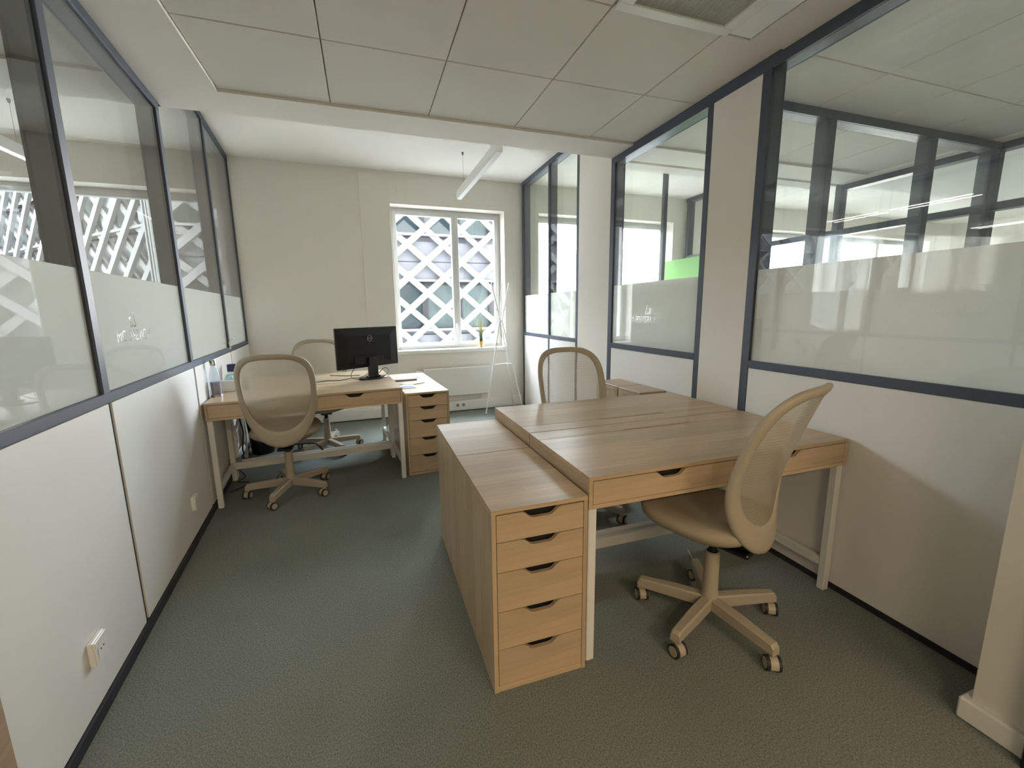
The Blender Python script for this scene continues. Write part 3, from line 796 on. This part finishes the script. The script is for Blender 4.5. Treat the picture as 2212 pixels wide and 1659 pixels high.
def make_chair(label, loc, yaw, base_rot, group):
    t = thing('office_chair', label, 'chair', loc, yaw, group)
    N = 56
    # frame ring: rounded cross section between the outer and the inner outline
    prof = [(0, .0), (.05, .009), (.25, .014), (.75, .012), (.97, .006), (1, 0), (.97, -.006), (.75, -.012), (.25, -.014), (.05, -.009)]
    vs = []; fs = []
    for i in range(N):
        th = 2*PI*i/N
        xo, ho = outline(th, 0, 0, 0); xi, hi = outline(th, .038, .036, .115)
        for f, o in prof:
            x = xo+(xi-xo)*f; h = ho+(hi-ho)*f
            vs.append(bpt(x, h, o))
    k = len(prof)
    for i in range(N):
        for j in range(k):
            fs.append((i*k+j, i*k+(j+1) % k, ((i+1) % N)*k+(j+1) % k, ((i+1) % N)*k+j))
    obj('backrest_frame', MB().add(vs, fs), M['beige'], t, smooth='all')
    vs = []; fs = []; R_ = 9
    for r in range(R_):
        f = 1-r/R_*.999 if r < R_-1 else .02
        for i in range(N):
            x, h = outline(2*PI*i/N, .034, .032, .110)
            vs.append(bpt(x*f, HM-.03+(h-(HM-.03))*f, -.001))
    for r in range(R_-1):
        for i in range(N):
            fs.append((r*N+i, r*N+(i+1) % N, (r+1)*N+(i+1) % N, (r+1)*N+i))
    fs.append(tuple((R_-1)*N+i for i in range(N)))
    obj('mesh_panel', MB().add(vs, fs), M['mesh'], t, smooth='all')
    # seat
    rings = [(.02, .520), (.55, .522), (.86, .520), (.96, .512), (1.0, .498), (.985, .482), (.91, .462), (.66, .425), (.34, .398), (.02, .388)]
    vs = []; fs = []
    for f, z in rings:
        for i in range(N):
            x, y = sup(2*PI*i/N, .240*f, .240*f, 2.9)
            zz = z+(.012*(y/.228)**2 if z > .49 else 0)+(.35*max(0, y-.08)**2)
            vs.append((x, y+.045, zz))
    for r in range(len(rings)-1):
        for i in range(N):
            fs.append((r*N+i, r*N+(i+1) % N, (r+1)*N+(i+1) % N, (r+1)*N+i))
    fs.append(tuple(range(N))); fs.append(tuple((len(rings)-1)*N+i for i in range(N)))
    obj('seat', MB().add(vs, fs), M['beige2'], t, smooth='all')
    br = MB(); br.box(-.05, .05, -.16, .08, .372, .392, .006); br.tube([(0, -.10, .384), (0, -.14, .40), (0, -.165, .44), (0, -.170, .50)], [.02, .02, .016, .010])
    obj('mechanism', br, M['black'], t)
    lv = MB(); lv.tube([(.03, -.02, .378), (.16, -.03, .375), (.20, -.04, .37), (.235, -.055, .335)], [.005, .005, .005, .006]); lv.tube([(.222, -.05, .352), (.245, -.06, .322)], .009)
    obj('lever', lv, M['black'], t, smooth=True)
    cb_ = MB(); cb_.cyl((0, 0, .30), (0, 0, .386), .0165)
    cb_.cyl((0, 0, .318), (0, 0, .328), .022)
    obj('gas_spring', cb_, M['black'], t, smooth=True)
    cl = MB(); cl.lathe([(.036, .065), (.036, .12), (.032, .16), (.029, .322), (.024, .326)], 20)
    obj('column', cl, M['beige'], t, smooth=True)
    for i in range(5):
        a = base_rot+i*2*PI/5
        ar = MB()
        w0, w1 = .023, .019
        # side profile of the arm along local x, then rotated
        vs = []
        for x, w, zt, zb in ((.0, w0, .118, .066), (.15, w0, .116, .068), (.296, w1, .108, .066), (.306, w1, .095, .062)):
            vs += [(x, -w, zt-.006), (x, -w+.006, zt), (x, w-.006, zt), (x, w, zt-.006), (x, w, zb), (x, -w, zb)]
        n = 6; fs = []
        for q_ in range(3):
            for j in range(n): fs.append((q_*n+j, q_*n+(j+1) % n, (q_+1)*n+(j+1) % n, (q_+1)*n+j))
        fs += [tuple(range(n)), tuple(range(3*n, 4*n))]
        ar.add(vs, fs)
        ao = obj('base_arm', ar, M['beige'], t, rz=a)
        # castor
        sw = a*0+base_rot*.0+[.6, 1.1, .9, 1.3, .7][i]
        co = link('castor', castor_me['hood'], t, (.292*math.cos(a), .292*math.sin(a), 0), sw)
        [link('wheel', castor_me['wheel'+q_], co) for q_ in 'ab']; [link('hub_cap', castor_me['cap'+q_], co) for q_ in 'ab']
    return t
def castor_meshes():
    out = {}
    mb = MB(); n = 14; R_ = .029
    # hood: half shell over the wheels, closed at the back
    vs = []; fs = []
    for i in range(n+1):
        th = math.radians(-20+215*i/n)
        vs += [(-.010+R_*math.cos(th), -.014, .0275+R_*math.sin(th)), (-.010+R_*math.cos(th), .014, .0275+R_*math.sin(th)),
               (-.010+(R_-.006)*math.cos(th), .014, .0275+(R_-.006)*math.sin(th)), (-.010+(R_-.006)*math.cos(th), -.014, .0275+(R_-.006)*math.sin(th))]
    for i in range(n):
        for j in range(4): fs.append((i*4+j, i*4+(j+1) % 4, i*4+4+(j+1) % 4, i*4+4+j))
    fs += [(0, 1, 2, 3), (n*4, n*4+1, n*4+2, n*4+3)]
    mb.add(vs, fs); mb.box(-.024, .014, -.0135, .0135, .012, .050, .003); mb.cyl((0, 0, .045), (0, 0, .072), .009, n=12)
    def me(nm, mb, mat):
        o = obj(nm, mb, mat, smooth=True); d = o.data; bpy.data.objects.remove(o); return d
    out['hood'] = me('castor', mb, M['beige'])
    for k, s in (('a', -1), ('b', 1)):
        w = MB(); w.cyl((-.010, s*.0145, .0275), (-.010, s*.0255, .0275), .0275, n=24); out['wheel'+k] = me('wheel', w, M['rubber'])
        c = MB(); c.cyl((-.010, s*.0255, .0275), (-.010, s*.0275, .0275), .0205, n=20); out['cap'+k] = me('hub_cap', c, M['beige'])
    return out
castor_me = castor_meshes()
def chair(label, x, y, yawdeg, basedeg):
    yaw = math.radians(yawdeg)
    return make_chair(label, (x, y, 0), yaw-PI/2, math.radians(basedeg)-(yaw-PI/2), 'beige office chairs')
chair('beige mesh office chair at the front right desk, seen from the side, nearest the camera', 1.292, 1.731, 110, -12.6)
chair('beige mesh office chair at the front left desk with its back to the camera', -.669, 3.902, 92, -33)
chair('beige mesh office chair behind the monitor, at the far side of the left desks', -.477, 4.912, -80, 12)
chair('beige mesh office chair behind the rear right desk, before the glass wall', 1.28, 2.86, -91, -63)

# ------------------------------------------------------------------ things on and around the desks
# monitor
mt_ = thing('computer_monitor', 'black flat monitor seen from behind on the left hand desks', 'monitor', (-.04, 4.5, .76), .593)
W2, Z0, HH = .32, .103, .358
hb = MB(); hb.box(-W2, W2, -.008, .012, Z0, Z0+HH, .004); obj('screen_bezel', hb, M['black'], mt_)
bb = MB()
bb.add([(-W2+.01, -.006, Z0+.01), (W2-.01, -.006, Z0+.01), (W2-.01, -.006, Z0+HH-.01), (-W2+.01, -.006, Z0+HH-.01),
        (-W2+.10, -.032, Z0+.05), (W2-.10, -.032, Z0+.05), (W2-.10, -.032, Z0+HH-.07), (-W2+.10, -.032, Z0+HH-.07)],
       [(0, 1, 5, 4), (1, 2, 6, 5), (2, 3, 7, 6), (3, 0, 4, 7), (4, 5, 6, 7), (0, 3, 2, 1)])
obj('rear_cover', bb, M['blackmat'], mt_)
pp = MB(); pp.box(-.17, .13, -.045, -.028, Z0+.035, Z0+.10, .004); obj('port_recess', pp, M['black'], mt_)
nk = MB(); nk.box(-.045, .045, -.075, -.035, .012, Z0+.09, .006); nk.box(-.06, .06, -.08, -.02, .010, .03, .004); obj('stand_neck', nk, M['black'], mt_)
bs = MB(); vs = []; 
for z, f in ((0, 1), (.008, 1), (.013, .95)):
    vs += [(f*.135*math.cos(2*PI*i/32), -.04+f*.09*math.sin(2*PI*i/32), z) for i in range(32)]
fs = [(r*32+i, r*32+(i+1) % 32, (r+1)*32+(i+1) % 32, (r+1)*32+i) for r in range(2) for i in range(32)]+[tuple(range(31, -1, -1)), tuple(range(64, 96))]
bs.add(vs, fs); obj('stand_base', bs, M['black'], mt_)
lg = MB(); N = 28; vs = []
for i in range(N):
    a = 2*PI*i/N
    for r, y in ((.0265, -.0335), (.0235, -.0335), (.0235, -.0315), (.0265, -.0315)):
        vs.append((r*math.cos(a), y, Z0+HH-.098+r*math.sin(a)))
lg.add(vs, [(i*4+j, i*4+(j+1) % 4, ((i+1) % N)*4+(j+1) % 4, ((i+1) % N)*4+j) for i in range(N) for j in range(4)])
lgo = obj('logo_ring', lg, M['chrome'], mt_)
fc = bpy.data.curves.new('t', 'FONT'); fc.body = 'DELL'; fc.size = .019; fc.align_x = 'CENTER'; fc.align_y = 'CENTER'; fc.extrude = .0006
fo = bpy.data.objects.new('t', fc); COL.objects.link(fo); bpy.context.view_layer.update()
me = bpy.data.meshes.new_from_object(fo); bpy.data.objects.remove(fo)
for v in me.vertices: v.co = (v.co.x*.85, -.0335-v.co.z, Z0+HH-.098+v.co.y)
me.materials.clear(); me.materials.append(M['chrome']); link('logo_letters', me, lgo)
def cable(name, label, pts, r, mat, res=6):
    # smooth curve through pts
    P = [Vector(p) for p in pts]; out = []
    for i in range(len(P)-1):
        p0, p1, p2, p3 = P[max(i-1, 0)], P[i], P[i+1], P[min(i+2, len(P)-1)]
        for k in range(res):
            t = k/res
            out.append(.5*((2*p1)+(p2-p0)*t+(2*p0-5*p1+4*p2-p3)*t*t+(3*p1-p0-3*p2+p3)*t**3))
    out.append(P[-1])
    o = obj(name, MB().tube(out, r, 6), mat, smooth=True)
    tag(o, label, 'cable'); return o
cable('monitor_cable', 'thin black cable lying across the left hand desks to the monitor', [(-.50, 4.40, .763), (-.40, 4.46, .763), (-.30, 4.44, .763), (-.20, 4.53, .764), (-.10, 4.52, .775), (-.03, 4.49, .83), (-.03, 4.46, .89)], .003, M['black'])
cable('monitor_cable', 'black cable loops hanging behind the monitor stand', [(.03, 4.50, .90), (.0, 4.45, .83), (.04, 4.42, .775), (.11, 4.50, .79), (.13, 4.56, .82), (.09, 4.56, .84), (.04, 4.52, .80), (-.02, 4.44, .776), (-.16, 4.38, .776), (-.20, 4.43, .80), (-.17, 4.46, .86)], .003, M['black'])
cable('monitor_cable', 'black cable running back over the rear left desk', [(-.13, 4.70, .763), (-.26, 4.72, .763), (-.34, 4.77, .763), (-.40, 4.80, .763)], .003, M['black'])
# bottle
bt = thing('water_bottle', 'clear bottle with grey cap standing by the left wall on the desk', 'bottle', (-1.115, 4.02, .76))
b_ = MB(); b_.lathe([(.034, .012), (.036, .02), (.036, .14), (.030, .18), (.020, .215), (.016, .225), (.016, .235)], 28)
obj('body', b_, M['clearp'], bt, smooth=True)
b_ = MB(); b_.lathe([(.033, .014), (.0335, .11)], 24); obj('water', b_, M['water'], bt, smooth=True)
b_ = MB(); b_.lathe([(.037, 0), (.037, .016)], 24); obj('base_ring', b_, M['chrome'], bt, smooth=True)
b_ = MB(); b_.lathe([(.021, .228), (.021, .262), (.018, .268)], 24); obj('cap', b_, M['chrome'], bt, smooth=True)
# tissue box
tb = thing('tissue_box', 'small white tissue box with aqua tissues beside the bottle', 'tissue box', (-1.085, 4.27, .76), .1)
obj('carton', MB().box(-.06, .06, -.06, .06, 0, .085, .003), M['paper'], tb)
ts = MB(); vs = []
for z, r in ((.084, .02), (.10, .035), (.122, .028), (.125, .006)):
    vs += [((r+.008*math.sin(3*a))*math.cos(a), (r*.8+.006*math.cos(5*a))*math.sin(a), z+.006*math.sin(4*a)) for a in [2*PI*i/18 for i in range(18)]]
ts.add(vs, [(r*18+i, r*18+(i+1) % 18, (r+1)*18+(i+1) % 18, (r+1)*18+i) for r in range(3) for i in range(18)]+[tuple(range(54, 72))])
obj('tissue', ts, M['aqua'], tb, smooth=True)
jar = thing('jar', 'dark jar behind the tissue box on the left desk', 'jar', (-.985, 4.30, .76))
b_ = MB(); b_.lathe([(.026, 0), (.028, .01), (.028, .075)], 20); obj('body', b_, M['grey'], jar, smooth=True)
b_ = MB(); b_.lathe([(.029, .075), (.029, .09)], 20); obj('lid', b_, M['chrome'], jar, smooth=True)
cn = thing('canister', 'tall white canister with navy blue cap behind the tissue box', 'canister', (-1.13, 4.52, .76))
b_ = MB(); b_.lathe([(.030, 0), (.032, .01), (.032, .12), (.028, .125)], 24); obj('body', b_, M['white'], cn, smooth=True)
b_ = MB(); b_.lathe([(.034, .122), (.034, .178), (.030, .182)], 24); obj('cap', b_, M['navy'], cn, smooth=True)
# papers on the left drawer units
def sheet(name, label, x, y, w, h, z, rz, mat, th=.0012):
    o = obj(name, MB().box(-w/2, w/2, -h/2, h/2, 0, th), mat, loc=(x, y, z), rz=rz); tag(o, label, 'paper', None); return o
zz = .7005
p1 = thing('magazine', 'open white magazine at the back of the left drawer units', 'magazine', (.285, 4.82, zz), .08)
mb = MB(); mb.box(-.15, 0, -.105, .105, 0, .005, .002); mb.box(0, .15, -.105, .105, 0, .004, .002); obj('pages', mb, M['paper'], p1)
obj('print', MB().box(.02, .13, -.05, .06, .004, .0046), M['aqua'], p1)
bk = thing('booklet', 'thick brown-edged booklet in the middle of the papers', 'booklet', (.245, 4.585, zz), .12)
obj('cover', MB().box(-.13, .14, -.03, .04, 0, .016, .002), M['grey'], bk); obj('pages', MB().box(-.125, .135, -.032, .035, .003, .013), M['brown_x'], bk)
sheet('leaflet', 'pale leaflet lying between the booklet and the blue brochure', .33, 4.42, .16, .11, zz, .3, M['paper'])
br_ = thing('brochure', 'blue printed brochure nearest the front edge of the drawer unit', 'brochure', (.265, 4.22, zz), .1)
obj('cover', MB().box(-.09, .06, -.085, .085, 0, .003), M['paper'], br_)
obj('print', MB().box(-.085, .05, -.08, .035, .003, .0036), M['blueprint'], br_)
pn_ = obj('pen', MB().cyl((.33, 4.31, zz+.004), (.43, 4.37, zz+.004), .003, n=8), M['grey']); tag(pn_, 'slim grey pen beside the blue brochure', 'pen')
sheet('photo_card', 'small dark photo card beside the desk edge', .20, 4.40, .06, .09, zz+.0015, .1, M['grey'])
# white hook at the left glass
hk = MB(); hk.tube([(0, 0, -.05), (0, -.004, -.01), (0, -.01, .0), (.012, -.03, .012), (.03, -.05, .035), (.05, -.055, .055)], [.006, .006, .008, .011, .011, .009], 8)
ho = obj('coat_hook', hk, M['white'], smooth=True, loc=(-1.2390+.006, 4.95, 1.085), rz=0); tag(ho, 'small white hook stuck on the left window post', 'hook')
# plant on the sill
sx, sy_ = 1.452, 6.155
pt = thing('potted_grass', 'ornamental grass in a gold pot on the window sill', 'plant', (sx, sy_, .8555))
b_ = MB(); b_.lathe([(.036, 0), (.040, .004), (.042, .085), (.038, .085), (.037, .07), (.002, .07)], 28); obj('pot', b_, M['gold'], pt, smooth=True)
def blades(n, r0, hmin, hmax, spread, w, seed):
    rnd = random.Random(seed); mb = MB()
    for i in range(n):
        a = rnd.uniform(0, 2*PI); r = rnd.uniform(0, r0); H = rnd.uniform(hmin, hmax); sp_ = rnd.uniform(.2, 1)*spread
        x, y = r*math.cos(a), r*math.sin(a); d = Vector((math.cos(a), math.sin(a), 0)); s = Vector((-d.y, d.x, 0))*w
        c = []
        for k in range(5):
            t = k/4; c.append(Vector((x, y, .07))+d*(sp_*t**2.0)+Vector((0, 0, H*(t-.12*t*t*(sp_/spread)))))
        vs = []
        for k, q_ in enumerate(c):
            ww = 1-.85*k/4; vs += [q_-s*ww, q_+s*ww, q_+d*.0012*ww]
        fs = []
        for k in range(4):
            for j in range(3): fs.append((k*3+j, k*3+(j+1) % 3, k*3+3+(j+1) % 3, k*3+3+j))
        mb.add(vs, fs)
    return mb
o = obj('lower_leaves', blades(70, .025, .10, .20, .035, .0035, 3), M['leaf'], pt); o['kind'] = 'stuff'
o = obj('grass_blades', blades(110, .012, .22, .42, .085, .0016, 5), M['straw'], pt); o['kind'] = 'stuff'
# coat stand
cs = thing('coat_stand', 'white tubular coat stand between the window and the right wall', 'coat stand', (0, 0, 0))
H1 = Vector((1.600, 5.70, 1.222))
feet = [Vector((1.381, 5.724, .0)), Vector((1.905, 5.72, 0)), Vector((1.87, 5.99, 0))]
tops = [Vector((1.462, 5.62, 1.690)), Vector((1.735, 5.76, 1.70)), Vector((1.69, 5.92, 1.715))]
off = [Vector((-.018, -.01, 0)), Vector((.012, -.012, 0)), Vector((.01, .016, 0))]
offt = [Vector((-.010, -.012, 0)), Vector((.014, 0, 0)), Vector((0, .016, 0))]
for i in range(3):
    obj('leg', MB().tube([feet[i]+Vector((0, 0, .004)), H1+off[i]], .0085, 10), M['metal_white'], cs, smooth=True)
    fm = MB(); fm.cyl(feet[i], feet[i]+Vector((0, 0, .012)), .010, n=10); obj('foot_cap', fm, M['rubber'], cs)
    b_ = MB(); b_.tube([H1+offt[i], tops[i]], .0085, 10); obj('branch', b_, M['metal_white'], cs, smooth=True)
    dv = (tops[i]-H1); out_ = Vector((dv.x, dv.y, 0)).normalized()
    for f, L in ((.80, .05), (.30, .05)):
        p = H1+offt[i]+(tops[i]-H1-offt[i])*f
        b_ = MB(); b_.tube([p, p+out_*L+Vector((0, 0, .018))], .005, 8); obj('peg', b_, M['metal_white'], cs, smooth=True)
b_ = MB()
for i in range(3): b_.tube([H1+off[i]*.9, H1+off[(i+1) % 3]*.9], .008, 8)
obj('collar', b_, M['metal_white'], cs, smooth=True)
b_ = MB(); cz = Vector((1.66, 5.78, .66))
for i in range(3):
    f = .46; p = feet[i]*f+(H1+off[i])*(1-f); b_.tube([p, cz], .005, 8)
obj('brace', b_, M['metal_white'], cs, smooth=True)

# sockets on the left wall
def lsock(label, s, z):
    t = thing('wall_socket', label, 'socket', (WL+math.cos(ANG_L)*s, math.sin(ANG_L)*s, z), ANG_L, 'sockets on the left wall')
    obj('back_box', MB().box(-.042, .042, -.020, -.0035, -.042, .042, .003), M['white'], t)
    obj('cover_frame', MB().box(-.040, .040, -.026, -.020, -.040, .040, .002), M['white'], t)
    r_ = MB()
    vs = []; n = 20
    for r0, y in ((.030, -.027), (.022, -.027), (.020, -.0265)):
        vs += [(r0*math.cos(2*PI*i/n), y, r0*math.sin(2*PI*i/n)) for i in range(n)]
    r_.add(vs, [(q_*n+i, q_*n+(i+1) % n, (q_+1)*n+(i+1) % n, (q_+1)*n+i) for q_ in range(2) for i in range(n)]+[tuple(range(2*n, 3*n))])
    obj('socket_ring', r_, M['white'], t)
    h = MB(); h.cyl((-.0095, -.0272, 0), (-.0095, -.0262, 0), .003, n=8); h.cyl((.0095, -.0272, 0), (.0095, -.0262, 0), .003, n=8); obj('pin_hole', h, M['blackmat'], t)
lsock('square white wall socket on the nearest left panel', S(2.08), .242)
lsock('square white wall socket on the left panel just before the desk', S(3.31), .245)

# waste bin
wbn = thing('waste_bin', 'black round waste bin under the left hand desks', 'bin', (-1.085, 5.06, 0))
b_ = MB(); b_.lathe([(.095, 0), (.098, .01), (.125, .36), (.130, .365), (.130, .375), (.120, .375), (.092, .012), (.002, .012)], 32, caps=False); obj('bucket', b_, M['black'], wbn, smooth=True)
b_ = MB(); b_.lathe([(.128, .368), (.133, .372), (.133, .38), (.128, .382)], 32); obj('rim', b_, M['black'], wbn, smooth=True)

# multi socket strip, adapter and leads hanging under the left desk
ps = thing('power_strip', 'white power strip hanging askew under the left desk', 'power strip', (-1.150, 4.365, .12), .35)
obj('housing', MB().box(-.045, .05, -.018, .018, -.055, .05, .006), M['grey'], ps)
obj('plug', MB().box(-.02, .01, -.030, -.018, -.015, .01, .003), M['white'], ps)
cable('power_lead', 'white lead hanging down behind the left desk', [(-1.14, 4.40, .63), (-1.15, 4.40, .50), (-1.125, 4.40, .34), (-1.15, 4.38, .18)], .010, M['white'])
cable('power_lead', 'second white lead looping behind the left desk', [(-1.11, 4.40, .63), (-1.10, 4.40, .50), (-1.155, 4.40, .33), (-1.13, 4.39, .26), (-1.14, 4.38, .18)], .010, M['white'])
cable('power_lead', 'black lead hanging down behind the left desk', [(-1.085, 4.40, .63), (-1.088, 4.40, .5), (-1.075, 4.40, .38), (-1.09, 4.39, .24), (-1.08, 4.39, .2)], .006, M['black'])
cable('floor_cable', 'black cable curled on the carpet under the left desk', [(-1.13, 4.36, .075), (-1.08, 4.33, .02), (-1.12, 4.26, .006), (-1.03, 4.22, .006), (-1.06, 4.12, .006), (-1.12, 4.05, .006)], .004, M['black'])
ad = thing('plug_adapter', 'small white plug adapter on the floor behind the far left chair', 'adapter', (-.43, 5.38, 0), .6)
obj('body', MB().box(-.025, .025, -.02, .02, 0, .06, .005), M['white'], ad); obj('tab', MB().box(-.01, .01, -.015, .015, .06, .085, .003), M['white'], ad)
cable('floor_cable', 'thin white cable lying on the carpet under the front right desk', [(1.59, 2.20, .004), (1.55, 2.12, .004), (1.50, 2.04, .004), (1.462, 1.965, .004)], .0025, M['white'])
# brown board in the lower left corner
bd = obj('wooden_board', MB().box(0, .5, -.018, -.0035, 0, .9, .002), M['brown_x'], loc=(WL+math.cos(ANG_L)*S(1.155), math.sin(ANG_L)*S(1.155), 0), rz=ANG_L)
tag(bd, 'brown wooden board leaning at the left wall in the lower left corner', 'board')
